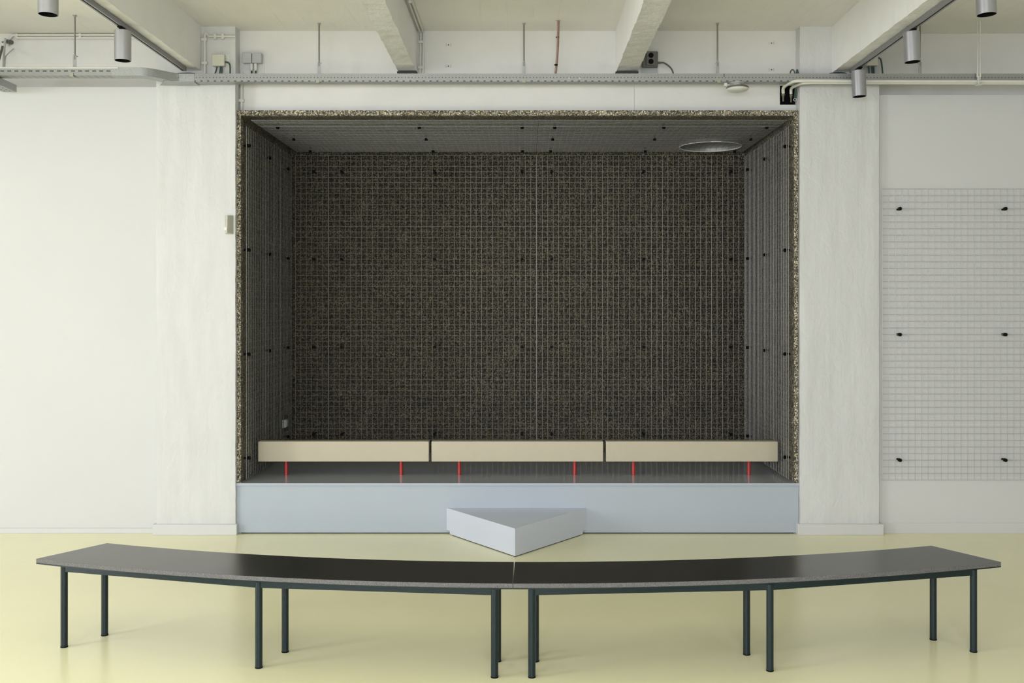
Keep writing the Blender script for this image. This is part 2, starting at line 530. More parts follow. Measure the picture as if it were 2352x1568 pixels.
# beams running from the back wall over the camera
def beam(x0, x1, y1, zb, seed):
    b = MB()
    prof = [(x0, ZC, 0), (x0, (ZC + zb) / 2, 0)]
    prof += [(x0, zb, 1)] + [(x0 + (x1 - x0) * k / 4, zb, 2) for k in range(1, 4)] + [(x1, zb, 1), (x1, (ZC + zb) / 2, 0), (x1, ZC, 0)]
    ny = 420
    vs = []
    for j in range(ny + 1):
        y = YF + (y1 - YF) * j / ny
        for (x, z, k) in prof:
            dx = dz = 0
            if k == 1:
                s_ = -1 if x == x0 else 1
                dx = (noise.noise(Vector((seed + s_, y * 5, 0))) * .006 + noise.noise(Vector((seed + s_, y * 22, 3))) * .005) * s_ - .002 * s_
                dz = noise.noise(Vector((seed, y * 11, s_))) * .004
            if k == 2: dz = noise.noise(Vector((x * 15 + seed, y * 15, 2))) * .004
            vs.append((x + dx, y, z + dz))
    m = len(prof)
    fs = [(j * m + i, j * m + i + 1, (j + 1) * m + i + 1, (j + 1) * m + i) for j in range(ny) for i in range(m - 1)]
    fs = [f[::-1] for f in fs]
    b.add(vs, fs)
    for i in range(len(b.m)):
        if i % (m - 1) in (0, 1, m - 3, m - 2): b.m[i] = 1
    b.add([(x, y1, z) for x, z in ((x0, ZC), (x0, zb), (x1, zb), (x1, ZC))], [(0, 1, 2, 3)])
    return struct(b.build('ceiling_beam', [M['beam'], M['beam_side']]))
beam(-2.628, -2.493, YP + .01, ZB, 1.0)
beam(-0.982, -0.835, YL + .01, ZB + .01, 5.0)
beam(0.722, 0.890, YL + .01, ZB + .01, 8.0)
beam(2.385, 2.535, YP + .01, ZB - .015, 12.0)
beam(-4.95, -4.80, YU + .01, ZB, 15.0)
beam(4.60, 4.75, YU + .01, ZB, 19.0)

# ------------------------------------------------------------------ the niche
niche = thing('niche_lining', 'brown pebbled concrete lining of the square niche between the pillars', 'niche lining', ((NX0 + NX1) / 2, YN, PZ))
def pebble_d(p):
    dd = noise.voronoi(Vector(p) * 70, distance_metric='DISTANCE', exponent=2.5)[0][0]
    return 0.0035 - 0.008 * dd + noise.noise(Vector(p) * 25) * 0.0015
def rough_sweep(b, frame, length, prof, step=0.0055):
    """prof: list of (point2d, normal2d); frame maps (s, a, b)->world"""
    n = int(length / step)
    vs = []
    for i in range(n + 1):
        s_ = length * i / n
        for (p, q) in prof:
            w = frame(s_, p[0], p[1])
            d = pebble_d(w)
            vs.append(frame(s_, p[0] + q[0] * d, p[1] + q[1] * d))
    m = len(prof)
    fs = [(i * m + k, i * m + k + 1, (i + 1) * m + k + 1, (i + 1) * m + k) for i in range(n) for k in range(m - 1)]
    b.add(vs, fs)
def l_profile(wid, deep, st=0.0045):
    pr = []
    n = max(2, int(wid / st))
    for i in range(n): pr.append(((wid * i / n, 0.0), (0, -1)))
    pr.append(((wid, 0.0), (0.5, -0.5)))
    n = int(deep / st)
    for i in range(1, n + 1): pr.append(((wid, deep * i / n), (1, 0)))
    return pr
RD = 0.05
# sides
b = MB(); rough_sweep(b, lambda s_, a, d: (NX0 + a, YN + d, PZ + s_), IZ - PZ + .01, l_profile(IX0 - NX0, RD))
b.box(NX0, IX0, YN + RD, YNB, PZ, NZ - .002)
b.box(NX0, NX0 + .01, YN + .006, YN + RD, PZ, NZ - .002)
b.build('side_panel', M['pebble_edge_lit'], niche).data.materials.append(M['pebble_side'])
b = MB(); rough_sweep(b, lambda s_, a, d: (NX1 - a, YN + d, PZ + s_), IZ - PZ + .01, l_profile(NX1 - IX1, RD))
b.f = [f[::-1] for f in b.f]
b.box(IX1, NX1, YN + RD, YNB, PZ, NZ - .002)
b.box(NX1 - .01, NX1, YN + .006, YN + RD, PZ, NZ - .002)
b.build('side_panel', M['pebble_edge_lit'], niche).data.materials.append(M['pebble_side'])
b = MB(); rough_sweep(b, lambda s_, a, d: (NX0 + s_, YN + d, NZ - a), NX1 - NX0, l_profile(NZ - IZ, RD))
b.box(IX0, IX1, YN + RD, YNB, IZ, NZ - .002)
b.build('ceiling_panel', M['pebble_edge_lit'], niche).data.materials.append(M['pebble_side'])
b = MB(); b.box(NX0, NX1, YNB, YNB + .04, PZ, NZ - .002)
b.build('back_panel', M['pebble_back_shaded'], niche)
for ch in niche.children:            # mouth faces are painted paler, as lit; the inside takes a darker tone
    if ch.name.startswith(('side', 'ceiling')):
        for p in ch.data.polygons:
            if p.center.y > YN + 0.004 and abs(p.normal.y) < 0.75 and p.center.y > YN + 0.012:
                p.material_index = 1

# platform
plat = thing('platform', 'pale blue grey platform filling the foot of the niche between the pillars', 'platform', (0, 7.6, 0))
b = MB(); b.box(at(541.5, 0, 7.6).x, at(1836.5, 0, 7.6).x, 7.597, 7.617, PZ - .019, PZ)
b.box(NX0, NX1, 7.617, YNB, PZ - .019, PZ)
b.build('deck', [M['platform_paint'], M['fascia_paint']], plat)
d_ = [c for c in plat.children if c.name.startswith('deck')][0]
for p in d_.data.polygons:
    if p.normal.y < -.5: p.material_index = 1
b = MB(); b.box(at(543, 0, 7.61).x, at(1834.5, 0, 7.61).x, 7.612, 7.63, 0.009, PZ - .019)
b.build('fascia', M['fascia_paint'], plat)
b = MB(); b.box(-2.2, 2.1, 7.625, 7.64, 0.0, 0.009); b.build('plinth', M['black_plastic'], plat)

# triangular step
st = thing('triangular_step', 'low pale blue grey triangular step in front of the platform', 'step', (-0.06, 7.4, 0))
A = (-0.599, 7.611); B = (0.484, 7.611); C = (-0.061, 6.895)
b = MB(); b.prism([A, C, B], 0.030, 0.2005); b.build('block', M['step_paint'], st)
def lerp(p, q, t): return (p[0] + (q[0] - p[0]) * t, p[1] + (q[1] - p[1]) * t)
b = MB(); b.prism([lerp(A, C, .05), C, lerp(B, C, .05)], 0.006, 0.030)
b.build('skirt', M['step_paint'], st)
G = (-0.061, 7.30)
b = MB(); b.prism([lerp(lerp(A, C, .07), G, .02), lerp(C, G, .02), lerp(lerp(B, C, .07), G, .02)], 0.0, 0.006); b.build('plinth', M['black_plastic'], st)

# wire mesh panels with stand-off knobs
PITCH = 0.0510
WR = 0.0026
def knob(parent, base, nrm, length=0.052):
    base = Vector(base); nrm = Vector(nrm)
    b = MB()
    b.cyl(base + nrm * 0.0, base + nrm * (length - .026), 0.009, 12)
    b.cyl(base + nrm * (length - .026), base + nrm * length, 0.0135, 16)
    b.cyl(base + nrm * length, base + nrm * (length + .002), 0.0115, 16)
    b.build('standoff_knob', M['black_plastic'], parent)
def grid_panel(label, o, u, v, nu, nv, nrm, knobs, group, mat, hole=None, pu=PITCH, pv=PITCH, wall_gap=0.036, holes_box=None, wr=0.0025):
    """o corner, u/v unit directions, cells nu x nv; v wires in front, u wires behind"""
    o = Vector(o); u = Vector(u); v = Vector(v); nrm = Vector(nrm)
    p = thing('wire_mesh_panel', label, 'wire mesh panel', tuple(o), group)
    b = MB()
    def clip(a, c):
        if holes_box:
            # remove the piece inside a box cut-out (s0,s1,t0,t1 in metres along u,v)
            segs = []
            pa = a - o; pc = c - o
            su, tv = pa.dot(u), pa.dot(v); eu, ev = pc.dot(u), pc.dot(v)
            s0, s1, t0, t1 = holes_box
            if abs(su - eu) < 1e-6 and s0 < su < s1:
                return [(a, o + u * su + v * t0), (o + u * su + v * t1, c)]
            if abs(tv - ev) < 1e-6 and t0 < tv < t1:
                return [(a, o + u * s0 + v * tv), (o + u * s1 + v * tv, c)]
            return [(a, c)]
        if hole is None: return [(a, c)]
        hc, hr = hole
        hc = Vector(hc)
        d = (c - a); L = d.length; d = d / L
        tt = (hc - a).dot(d); dist = ((a + d * tt) - hc).length
        if dist >= hr: return [(a, c)]
        h = math.sqrt(hr * hr - dist * dist)
        segs = []
        if tt - h > 0: segs.append((a, a + d * (tt - h)))
        if tt + h < L: segs.append((a + d * (tt + h), c))
        return segs
    for i in range(nu + 1):
        a = o + u * i * pu
        for s_, e_ in clip(a, a + v * nv * pv): b.cyl(s_ + nrm * wr * 1.6, e_ + nrm * wr * 1.6, wr, 6)
    for j in range(nv + 1):
        a = o + v * j * pv
        for s_, e_ in clip(a, a + u * nu * pu): b.cyl(s_, e_, wr * 0.75, 6)
    b.build('wire_grid', mat, p)
    for k in knobs:
        knob(p, Vector(k) - nrm * wall_gap * 0.98, nrm, wall_gap + 0.018)
    return p
YM = 9.195
YM_ = YNB - 0.05
ZK = (3.028, 2.209, 1.390, 0.575)
yb = 9.15
g_n = 'wire mesh panels lining the niche'
Zb = 0.424
for lab, x0, nc, kx in (
    ('narrow strip of grey wire mesh at the left end of the niche back wall', -1.826 - 6 * PITCH, 6, (-1.96,)),
    ('wide grey wire mesh panel covering the left half of the niche back wall', -1.821, 38, (-1.70, -.832, -.016)),
    ('wide grey wire mesh panel covering the right half of the niche back wall', 0.122, 38, (.26, 1.12, 1.935))):
    grid_panel(lab, (x0, yb, Zb), (1, 0, 0), (0, 0, 1), nc, 54, (0, -1, 0), [(x, yb, z) for x in kx for z in ZK], g_n, M['wire_steel'], wall_gap=0.09)
# left side: the outlet sits in a cut-out
outlet_c = Vector((-2.172, 8.955, 0.700))
y0s = 7.652
grid_panel('wire mesh panel on the left side wall of the niche', (-2.170, y0s, 0.416), (0, 1, 0), (0, 0, 1), 29, 54, (1, 0, 0),
           [(-2.170, y, z) for y in (7.70, 8.33, 8.985) for z in ZK], g_n, M['wire_steel'], wall_gap=0.030,
           holes_box=(outlet_c.y - y0s - .09, outlet_c.y - y0s + .07, outlet_c.z - .416 - .07, outlet_c.z - .416 + .085))
grid_panel('brightly lit wire mesh panel on the right side wall of the niche', (2.072, y0s, 0.416), (0, 1, 0), (0, 0, 1), 29, 54, (-1, 0, 0),
           [(2.072, y, z) for y in (7.735, 8.39, 9.025) for z in ZK], g_n, M['wire_steel'], wall_gap=0.030)
hole_c = Vector((1.694, 8.895, 3.222)); hole_r = 0.277
zc = 3.222
grid_panel('wire mesh panel under the niche ceiling, left of centre', (0.114 - 44 * PITCH, 7.65, zc), (0, 1, 0), (1, 0, 0), 30, 44, (0, 0, -1),
           [(x, y, zc) for x in (-1.99, -.845, -.012) for y in (7.92, 8.475, 9.13) if not (x > -.1 and abs(y - 8.475) < .01)], g_n, M['wire_steel'], wall_gap=0.028)
grid_panel('wire mesh panel under the niche ceiling with a round opening at its right end', (0.119, 7.65, zc), (0, 1, 0), (1, 0, 0), 30, 38, (0, 0, -1),
           [(x, y, zc) for x in (.25, 1.132, 1.965) for y in (7.92, 8.475, 9.13)], g_n, M['wire_steel'], hole=(hole_c, hole_r), wall_gap=0.028)
# free-standing label for the white wall panel
yw = YW - 0.042
x0w = at(2026, 0, yw).x; z1w = at(0, 433.5, yw).z; z0w = at(0, 1102, yw).z
pvw = (z1w - z0w) / 44
kz = [at(0, y, yw).z for y in (479.5, 768, 1056)]
kxs = [at(2066, 0, yw).x, at(2308, 0, yw).x, at(2308 + 242, 0, yw).x]
grid_panel('tall grey wire mesh panel on the white wall right of the right pillar', (x0w, yw, z0w), (1, 0, 0), (0, 0, 1), 40, 44, (0, -1, 0),
           [(x, yw, z) for x in kxs for z in kz], None, M['white_wire_steel'], pu=0.0510, pv=pvw, wall_gap=0.042, wr=0.0020)

# round collar in the niche ceiling mesh
rg = thing('ceiling_collar', 'round white rimmed metal collar set in the mesh ceiling of the niche', 'collar', tuple(hole_c))
b = MB(); b.tube([(hole_c.x + math.cos(a) * hole_r, hole_c.y + math.sin(a) * hole_r, zc - .004) for a in [2 * PI * k / 72 for k in range(72)]], 0.005, 10, smooth=False, closed=True)
b.build('rim', M['white_plastic'], rg)
b = MB(); b.lathe([(hole_r, -.003), (hole_r, .026), (hole_r - .004, .026), (hole_r - .004, -.003), (hole_r, -.003)], tuple(hole_c), 72)
b.build('band', M['galvanised'], rg)
b = MB(); b.cyl((hole_c.x, hole_c.y, 3.2475), (hole_c.x, hole_c.y, 3.2495), hole_r - .005, 64); b.build('cover_disc', M['galvanised'], rg)
b = MB()
k = 0
x = hole_c.x - hole_r + .02
while x < hole_c.x + hole_r - .01:
    h = math.sqrt(max(0, (hole_r - .006) ** 2 - (x - hole_c.x) ** 2))
    b.cyl((x, hole_c.y + h, zc - .003), (x, hole_c.y + h, zc + .024), .0018, 6)
    b.cyl((x, hole_c.y - h, zc + .022), (x, hole_c.y + h, zc + .022), .0016, 6)
    x += PITCH
b.build('wire_grid', M['wire_steel'], rg)

# outlet on the left niche wall
ot = thing('wall_outlet', 'small pale grey power outlet behind the cut-out of the left niche mesh', 'power outlet', (-2.2, outlet_c.y, outlet_c.z))
b = MB(); b.box(-2.2, -2.165, outlet_c.y - .055, outlet_c.y + .035, outlet_c.z - .036, outlet_c.z + .036); b.build('housing', M['grey_plastic'], ot, bevel=.004)
b = MB(); b.box(-2.165, -2.160, outlet_c.y - .045, outlet_c.y + .025, outlet_c.z - .027, outlet_c.z + .027); b.build('cover', M['beige_plastic'], ot, bevel=.002)

# low cream seats with red legs on the platform
units = [(592.5, 985, (657.5, 921.5), 'leftmost of the three low cream bench blocks on red legs in the niche'),
         (991, 1385.5, (1055, 1320), 'middle one of the three low cream bench blocks on red legs in the niche'),
         (1392, 1787, (1455, 1720), 'rightmost of the three low cream bench blocks on red legs in the niche')]
dB = 7.93
for a, c, legs, lab in units:
    x0 = at(a, 0, dB).x; x1 = at(c, 0, dB).x
    z1 = at(0, 1013.5, dB).z; z0 = at(0, 1060, dB).z
    t_ = thing('low_bench', lab, 'bench', ((x0 + x1) / 2, dB + .04, PZ), 'low cream benches in the niche')
    bb = MB(); bb.box(x0, x1, dB, dB + .085, z0, z1); bb.build('seat_block', M['cream_laminate'], t_, bevel=.004, seg=3)
    for lx in legs:
        X = at(lx, 0, dB + .045).x
        bb = MB(); bb.cyl((X, dB + .045, PZ), (X, dB + .045, z0 + .002), 0.0145, 20); bb.build('leg', M['red_steel'], t_)

# ------------------------------------------------------------------ long curved bench
SH = 0.447
CX, CY, RF, RBk = 0.05, 12.14, 7.5, 7.103
def arc_pt(r, deg): return (CX + r * math.sin(R(deg)), CY - r * math.cos(R(deg)))
def arc_poly(rf, rb, a0f, a1f, a0b, a1b, n=48):
    p = [arc_pt(rf, a0f + (a1f - a0f) * k / n) for k in range(n + 1)]
    p += [arc_pt(rb, a1b + (a0b - a1b) * k / n) for k in range(n + 1)]
    return p
def bench_half(label, a0f, a1f, a0b, a1b, legs_f, legs_b):
    mx = (arc_pt(RF, (a0f + a1f) / 2))
    t_ = thing('curved_bench', label, 'bench', (mx[0], mx[1] + .2, 0), 'curved dark benches in the foreground')
    b = MB(); b.prism(arc_poly(RF, RBk, a0f, a1f, a0b, a1b), SH - .0215, SH, 0, 1)
    b.build('seat_slab', [M['terrazzo'], M['terrazzo_edge']], t_, bevel=.0012, seg=1)
    b = MB(); b.prism(arc_poly(RF - .001, RBk + .001, a0f, a1f, a0b, a1b), SH - .0275, SH - .0215)
    b.build('base_plate', M['dark_steel'], t_)
    zt = SH - .0275
    r = 0.0175
    for (x, y) in legs_f + legs_b:
        b = MB(); b.cyl((x, y, .006), (x, y, zt), r, 28); lo = b.build('leg', M['dark_steel'], t_)
        b = MB(); b.cyl((x, y, 0), (x, y, .006), r + .0008, 28)
        fo = b.build('foot_cap', M['black_plastic'], None)
        fo.parent = lo
    b = MB()
    def rail(p, q):
        P = Vector((*p, 0)); Q = Vector((*q, 0)); d = (Q - P).normalized(); n_ = Vector((-d.y, d.x, 0))
        P = P + d * r * .8; Q = Q - d * r * .8
        b.obox(((P.x + Q.x) / 2, (P.y + Q.y) / 2, zt - .014), (d, n_, Vector((0, 0, 1))), ((Q - P).length / 2, .010, .0138))
    for ls in (legs_f, legs_b):
        for i in range(len(ls) - 1): rail(ls[i], ls[i + 1])
    for p, q in zip(legs_f, legs_b): rail(p, q)
    b.build('frame_rails', M['dark_steel'], t_)
    return t_
def leg_at(px, py):
    d = EYE * F / (py - 708)
    return ((px - 1203) * (d + .0175) / F, d + .0175)
bench_half('left half of the long curved black terrazzo bench on dark green steel legs', -20.2, -0.781, -19.45, -0.812,
           [leg_at(147.5, 1488), leg_at(594.5, 1536), leg_at(1136, 1558)],
           [leg_at(240.5, 1461), leg_at(655, 1499.5), leg_at(1143, 1521)])
bench_half('right half of the long curved black terrazzo bench on dark green steel legs', -0.779, 18.7, -0.775, 17.96,
           [leg_at(1221.5, 1558), leg_at(1768.5, 1543), leg_at(2236, 1499)],
           [leg_at(1230, 1521), leg_at(1715, 1505.5), leg_at(2143.5, 1471)])

# ------------------------------------------------------------------ spot lights on tracks
def track(label, x0, x1, zt):
    b = MB()
    # channel with a slot in the underside
    w = x1 - x0
    h = .030
    def pb(a0, a1, z0, z1): b.box(a0, a1, YF, 7.44, z0, z1)
    pb(x0, x0 + .004, zt - h, zt); pb(x1 - .004, x1, zt - h, zt); pb(x0 + .004, x1 - .004, zt - .004, zt)
    pb(x0 + .004, x0 + .012, zt - h, zt - h + .003); pb(x1 - .012, x1 - .004, zt - h, zt - h + .003)
    t_ = thing('light_track', label, 'light track', ((x0 + x1) / 2, 7.44, zt))
    b.build('channel', M['track_metal'], t_)
    b = MB(); b.box(x0 + .006, x1 - .006, YF, 7.43, zt - .020, zt - .0045); b.build('conductor_insert', M['black_plastic'], t_)
    b = MB(); b.box(x0 - .001, x1 + .001, 7.44, 7.448, zt - h - .001, zt); b.build('end_cap', M['dark_grey_plastic'], t_)
TL = (-2.600, -2.566); TR = (2.479, 2.514)
track('grey light track under the leftmost beam in view', *TL, ZB - .004)
track('grey light track under the rightmost beam in view', *TR, ZB - .019)
def spot(label, x, y, ztop, tilt, tz):
    t_ = thing('track_spotlight', label, 'spotlight', (x, y, ztop), 'cylindrical track spotlights')
    ax = Vector((math.sin(tilt), 0, -math.cos(tilt)))
    top = Vector((x, y, ztop)); L = .193; r = .0515
    bot = top + ax * L
    b = MB()
    u = ax.orthogonal().normalized(); w = ax.cross(u)
    prof = [(0.001, 0), (r - .004, 0), (r, .004), (r, L), (r - .0035, L), (r - .0035, L - .030), (r - .008, L - .034), (0.001, L - .05)]
    n = 48; vs = []
    for rr, h in prof:
        for k in range(n):
            a = 2 * PI * k / n
            vs.append(top + ax * h + (u * math.cos(a) + w * math.sin(a)) * rr)
    fs = [(i * n + k, i * n + (k + 1) % n, (i + 1) * n + (k + 1) % n, (i + 1) * n + k) for i in range(len(prof) - 1) for k in range(n)]
    b.add(vs, fs)
    for i in range(len(b.m)):
        if i >= 4 * n: b.m[i] = 1
    b.build('housing', [M['aluminium'], M['black_plastic']], t_)
    b = MB(); b.cyl(top + ax * (L - .049), top + ax * (L - .036), .030, 24, r2=.034); b.build('lens', M['grey_plastic'], t_)
    b = MB(); b.box(x - .014, x + .014, y - .055, y + .035, tz - .008, tz + .002); b.cyl((x, y, ztop - .002), (x, y, tz - .006), .013, 16)
    b.build('track_adapter', M['black_plastic'], t_)
XS = (TL[0] + TL[1]) / 2; XT = (TR[0] + TR[1]) / 2
zl = ZB - .034; zr = ZB - .049
spot('grey cylindrical spotlight cut off by the top edge, on the left track', XS, 5.32, 3.538, 0, zl)
spot('grey cylindrical spotlight above the curved cable tray, on the left track', XS, 6.31, 3.538, 0, zl)
spot('grey cylindrical spotlight in front of the head of the right pillar', XT, 7.31, 3.523, R(2.3), zr)
spot('middle grey cylindrical spotlight on the right track', XT, 6.31, 3.529, R(2.3), zr)
spot('grey cylindrical spotlight cut off by the top edge, on the right track', XT, 5.30, 3.531, R(2.3), zr)

# ------------------------------------------------------------------ cable trays
TZ0, TZ1 = 3.472, 3.533
def tray_sweep(path, wid, lip_out=True, th=.0025, h=TZ1 - TZ0, z0=TZ0):
    """open channel along path of (x,y)"""
    b = MB()
    pts = [Vector((x, y, 0)) for x, y in path]
    hw = wid / 2
    lip = .007
    prof = [(-hw, h), (-hw, 0), (hw, 0), (hw, h), (hw - th, h), (hw - th, th), (-hw + th, th), (-hw + th, h - th), (-hw + lip + th, h - th), (-hw + lip + th, h)]
    m = len(prof); vs = []
    for i, p in enumerate(pts):
        d = (pts[min(i + 1, len(pts) - 1)] - pts[max(i - 1, 0)]).normalized()
        n_ = Vector((-d.y, d.x, 0))
        for a, z in prof:
            q = p + n_ * a
            vs.append((q.x, q.y, z0 + z))
    fs = []
    for i in range(len(pts) - 1):
        for k in range(m):
            fs.append((i * m + k, i * m + (k + 1) % m, (i + 1) * m + (k + 1) % m, (i + 1) * m + k))
    fs = [f[::-1] for f in fs]
    fs += [(0, 1, 2, 3, 4, 5, 6, 7, 8, 9), tuple(range(len(vs) - 1, len(vs) - 1 - m, -1))]
    b.add(vs, fs)
    return b
xc1 = at(447, 0, 7.44).x; xc0 = at(272, 0, 7.24).x
t1 = thing('cable_tray', 'long straight perforated metal cable tray crossing above the niche', 'cable tray', (0, 7.49, TZ0))
tray_sweep([(xc1, 7.49), (5.6, 7.49)], .10).build('channel', M['tray_perforated'], t1)
xj = at(1663, 0, 7.44).x; b = MB(); b.box(xj - .002, xj + .002, 7.4385, 7.44, TZ1 - .026, TZ1); b.build('expansion_slit', M['black_plastic'], t1)
for jx in (1307, 1332):
    b = MB(); p = at(jx, 179.5, 7.44); b.cyl((p.x, 7.4405, p.z), (p.x, 7.437, p.z), .005, 14)
    b.build('joint_screw', M['white_plastic'], t1)
t2 = thing('cable_tray', 'slotted metal cable tray at the top left with an s-shaped bend at its right end', 'cable tray', (-3.6, 7.29, TZ0))
tray_sweep([(-4.72, 7.29), (xc0, 7.29)], .10).build('channel', M['tray_slotted'], t2)
b = MB(); b.tube([(-4.72, 7.240, TZ1 - .006), (xc0, 7.240, TZ1 - .006)], .0075, 12, smooth=False); b.build('rolled_rim', M['bright_rim'], t2)
bend = []
for k in range(25):
    u = k / 24; w_ = min(1, max(0, (u - .28) / .50))
    bend.append((xc0 + (xc1 - xc0) * u, 7.29 + .20 * (w_ * w_ * (3 - 2 * w_))))
bb = tray_sweep([(xc0 - .05, 7.289)] + bend[:-1] + [(xc1 - .001, 7.490)], .104, h=TZ1 - TZ0 + .001, z0=TZ0 - .002)
bb.build('bend_section', M['galvanised'], t2)
b = MB()
g0 = at(330, 183, 7.30); g1 = at(367, 196, 7.54)
b.prism([(at(378, 0, 7.38).x, 7.38), (at(425, 0, 7.44).x, 7.44), (at(447, 0, 7.44).x, 7.44), (at(447, 0, 7.44).x, 7.545), (g1.x, 7.545)], TZ0 - .006, TZ0 - .0035)
b.build('gusset_plate', M['galvanised'], t2)
for px, py in ((300, 164), (302, 178), (376, 166), (383, 174), (408, 176), (425, 178)):
    d = 7.24 if px < 310 else 7.36 + (px - 370) * .0014
    b = MB(); p = at(px, py, d - .004); b.cyl(p, p + Vector((0, .02, 0)), .0035, 10)
    b.build('bend_screw', M['galvanised'], t2)
t3 = thing('cable_tray', 'short end of a metal cable tray in the top left corner, below the slotted tray', 'cable tray', (-3.95, 7.0, 3.415))
b = tray_sweep([(0, 0), (1, 0)], .1)
b = MB()
X0, X1 = -4.0, -3.9
b.box(X0, X1, 5.4, 7.53, 3.412, 3.4145); b.box(X0, X0 + .0025, 5.4, 7.53, 3.4145, 3.467); b.box(X1 - .0025, X1, 5.4, 7.53, 3.4145, 3.467)
b.box(X1 - .010, X1 - .0025, 5.4, 7.53, 3.4645, 3.467)
b.build('channel', M['galvanised'], t3)
for k in range(6):
    for xx in (X0 + .03, X1 - .03):
        b = MB(); b.box(xx - .003, xx + .003, 7.50 - k * .05 - .02, 7.50 - k * .05, 3.4115, 3.412); b.build('floor_slot', M['black_plastic'], t3)
b = MB(); b.box(X0, X1, 7.53, 7.533, 3.412, 3.467); b.build('end_plate', M['galvanised'], t3)

# threaded rods carrying the trays
def hanger(label, x, y, px, clip):
    t_ = thing('tray_hanger', label, 'tray hanger', (x, y, ZC), 'threaded rods carrying the cable trays')
    b = MB(); b.cyl((x, y, 3.60), (x, y, ZC), .0065, 10); b.build('threaded_rod', M['rod_steel'], t_)
    b = MB(); b.box(x - .012, x + .012, y - .012, y + .012, ZC - .004, ZC); b.cyl((x, y, ZC - .012), (x, y, ZC - .004), .009, 6)
    b.build('ceiling_anchor', M['galvanised'], t_)
    b = MB()
    b.box(x - .0125, x + .0125, y - .004, y - .001, TZ0 + .004, 3.628)
    b.box(x - .0125, x + .0125, y - .004, y + .028, 3.628, 3.631)
    b.cyl((x, y + .006, 3.620), (x, y + .006, 3.628), .009, 6); b.cyl((x, y, 3.631), (x, y, 3.639), .009, 6)
    b.build('bracket', M['galvanised'], t_)
    if clip:
        b = MB(); b.box(x - .013, x + .013, y - .0525 - .003, y - .0525, TZ0 - .006, TZ0 + .016)
        b.box(x - .013, x + .013, y - .0555, y + .0, TZ0 - .009, TZ0 - .006)
        b.build('edge_clip', M['clip_metal'], t_)
for px, y, lab in ((172, 7.29, 'threaded rod and bracket holding the slotted tray at the top left'),
                   (733, 7.49, 'threaded rod left of the second beam, holding the straight tray'),
                   (1203.5, 7.49, 'threaded rod between the two middle beams, beside the red cable'),
                   (1648, 7.49, 'threaded rod above the white sensor, holding the straight tray'),
                   (2113, 7.49, 'threaded rod half hidden behind the middle right spotlight')):
    hanger(lab, at(px, 0, y).x, y, px, px < 2000)

# red cable with ties
pr = [at(1282, 46, 7.41), at(1281, 80, 7.42), at(1280, 110, 7.43), at(1277.5, 145, 7.45), at(1274.5, 172, 7.47)]
pr[0].z = ZC
rc = thing('red_cable', 'dull red cable hanging from the ceiling into the tray', 'cable', tuple(pr[0]))
b = MB(); b.tube(pr, .0065, 10); b.tube([p + Vector((.009, .004, 0)) for p in pr], .004, 8); b.build('strand', M['red_cable'], rc)
for py, px in ((85.5, 1281), (149, 1277)):
    p = at(px, py, 7.43); b = MB(); b.cyl(p - Vector((0, 0, .004)), p + Vector((0, 0, .004)), .013, 12); b.build('cable_tie', M['black_plastic'], rc)
b = MB(); b.cyl((pr[0].x, pr[0].y, ZC - .005), (pr[0].x, pr[0].y, ZC), .018, 12); b.build('grommet', M['filler'], rc)

# pair of thin white rods at the right
wr = thing('white_drop_rods', 'pair of thin white rods hanging at the far right, holding the pipes', 'pipe hanger', tuple(at(2250, 50, 7.42)))
for px in (2245.5, 2251.5):
    x = at(px, 0, 7.42).x
    b = MB(); b.cyl((x, 7.42, 3.478), (x, 7.42, ZC), .004, 8); b.cyl((x, 7.42, 3.50), (x, 7.42, 3.53), .008, 10)
    b.build('rod', M['white_pvc'], wr)
b = MB(); x = at(2249, 0, 7.40).x; b.box(x - .018, x + .018, 7.372, 7.430, 3.436, 3.440); b.box(x - .018, x - .012, 7.372, 7.377, 3.440, 3.500); b.build('clamp', M['white_pvc'], wr)

# two white pipes bending into the square hole
for lab, path, rr in (
    ('upper white pipe bending down into the left of the square hole', [at(1799, 214, 7.66), at(1799, 204, 7.64), at(1803, 198, 7.60), at(1812, 192, 7.50), at(1824, 187, 7.42), at(1840, 185.5, 7.40), at(1880, 185.5, 7.40), at(2040, 186.5, 7.40), at(2440, 187.5, 7.40)], .0125),
    ('lower white pipe bending down into the right of the square hole', [at(1817, 216, 7.67), at(1817, 206, 7.66), at(1820, 201, 7.63), at(1830, 196, 7.545), at(1842, 191.5, 7.455), at(1860, 189.8, 7.425), at(1900, 189.8, 7.42), at(2040, 190.3, 7.42), at(2440, 191.3, 7.42)], .0115)):
    p_ = thing('white_pipe', lab, 'pipe', tuple(path[0]), 'white pipes beside the right pillar')
    b = MB(); b.tube(path, rr, 14); b.build('pipe', M['white_pvc'], p_)
    e = path[0]
    b = MB(); b.cyl(e, e - Vector((0, 0, .03)), .010, 12); b.cyl(e - Vector((0, 0, .008)), e - Vector((0, 0, .018)), .014, 6); b.cyl(e - Vector((0, 0, .03)), e - Vector((0, 0, .065)), .0065, 10)
    b.build('fitting', M['brass_fitting'], p_)
gc = MB(); gc.tube([at(1827, 187, 7.56), at(1828, 200, 7.60), at(1827, 215, 7.64), at(1826, 225, 7.66)], .009, 10)
tag(gc.build('green_cable', M['green_cable']), 'green cable hanging beside the pipes in the square hole', 'cable')
hk = MB(); c0 = at(1826, 229, 7.66)
hk.tube([c0 + Vector((math.cos(a) * .010, 0, math.sin(a) * .010)) for a in [2 * PI * k / 24 for k in range(24)]], .0025, 8, smooth=False, closed=True)
tag(hk.build('cable_ring', M['white_plastic']), 'small white ring at the end of the green cable', 'ring')

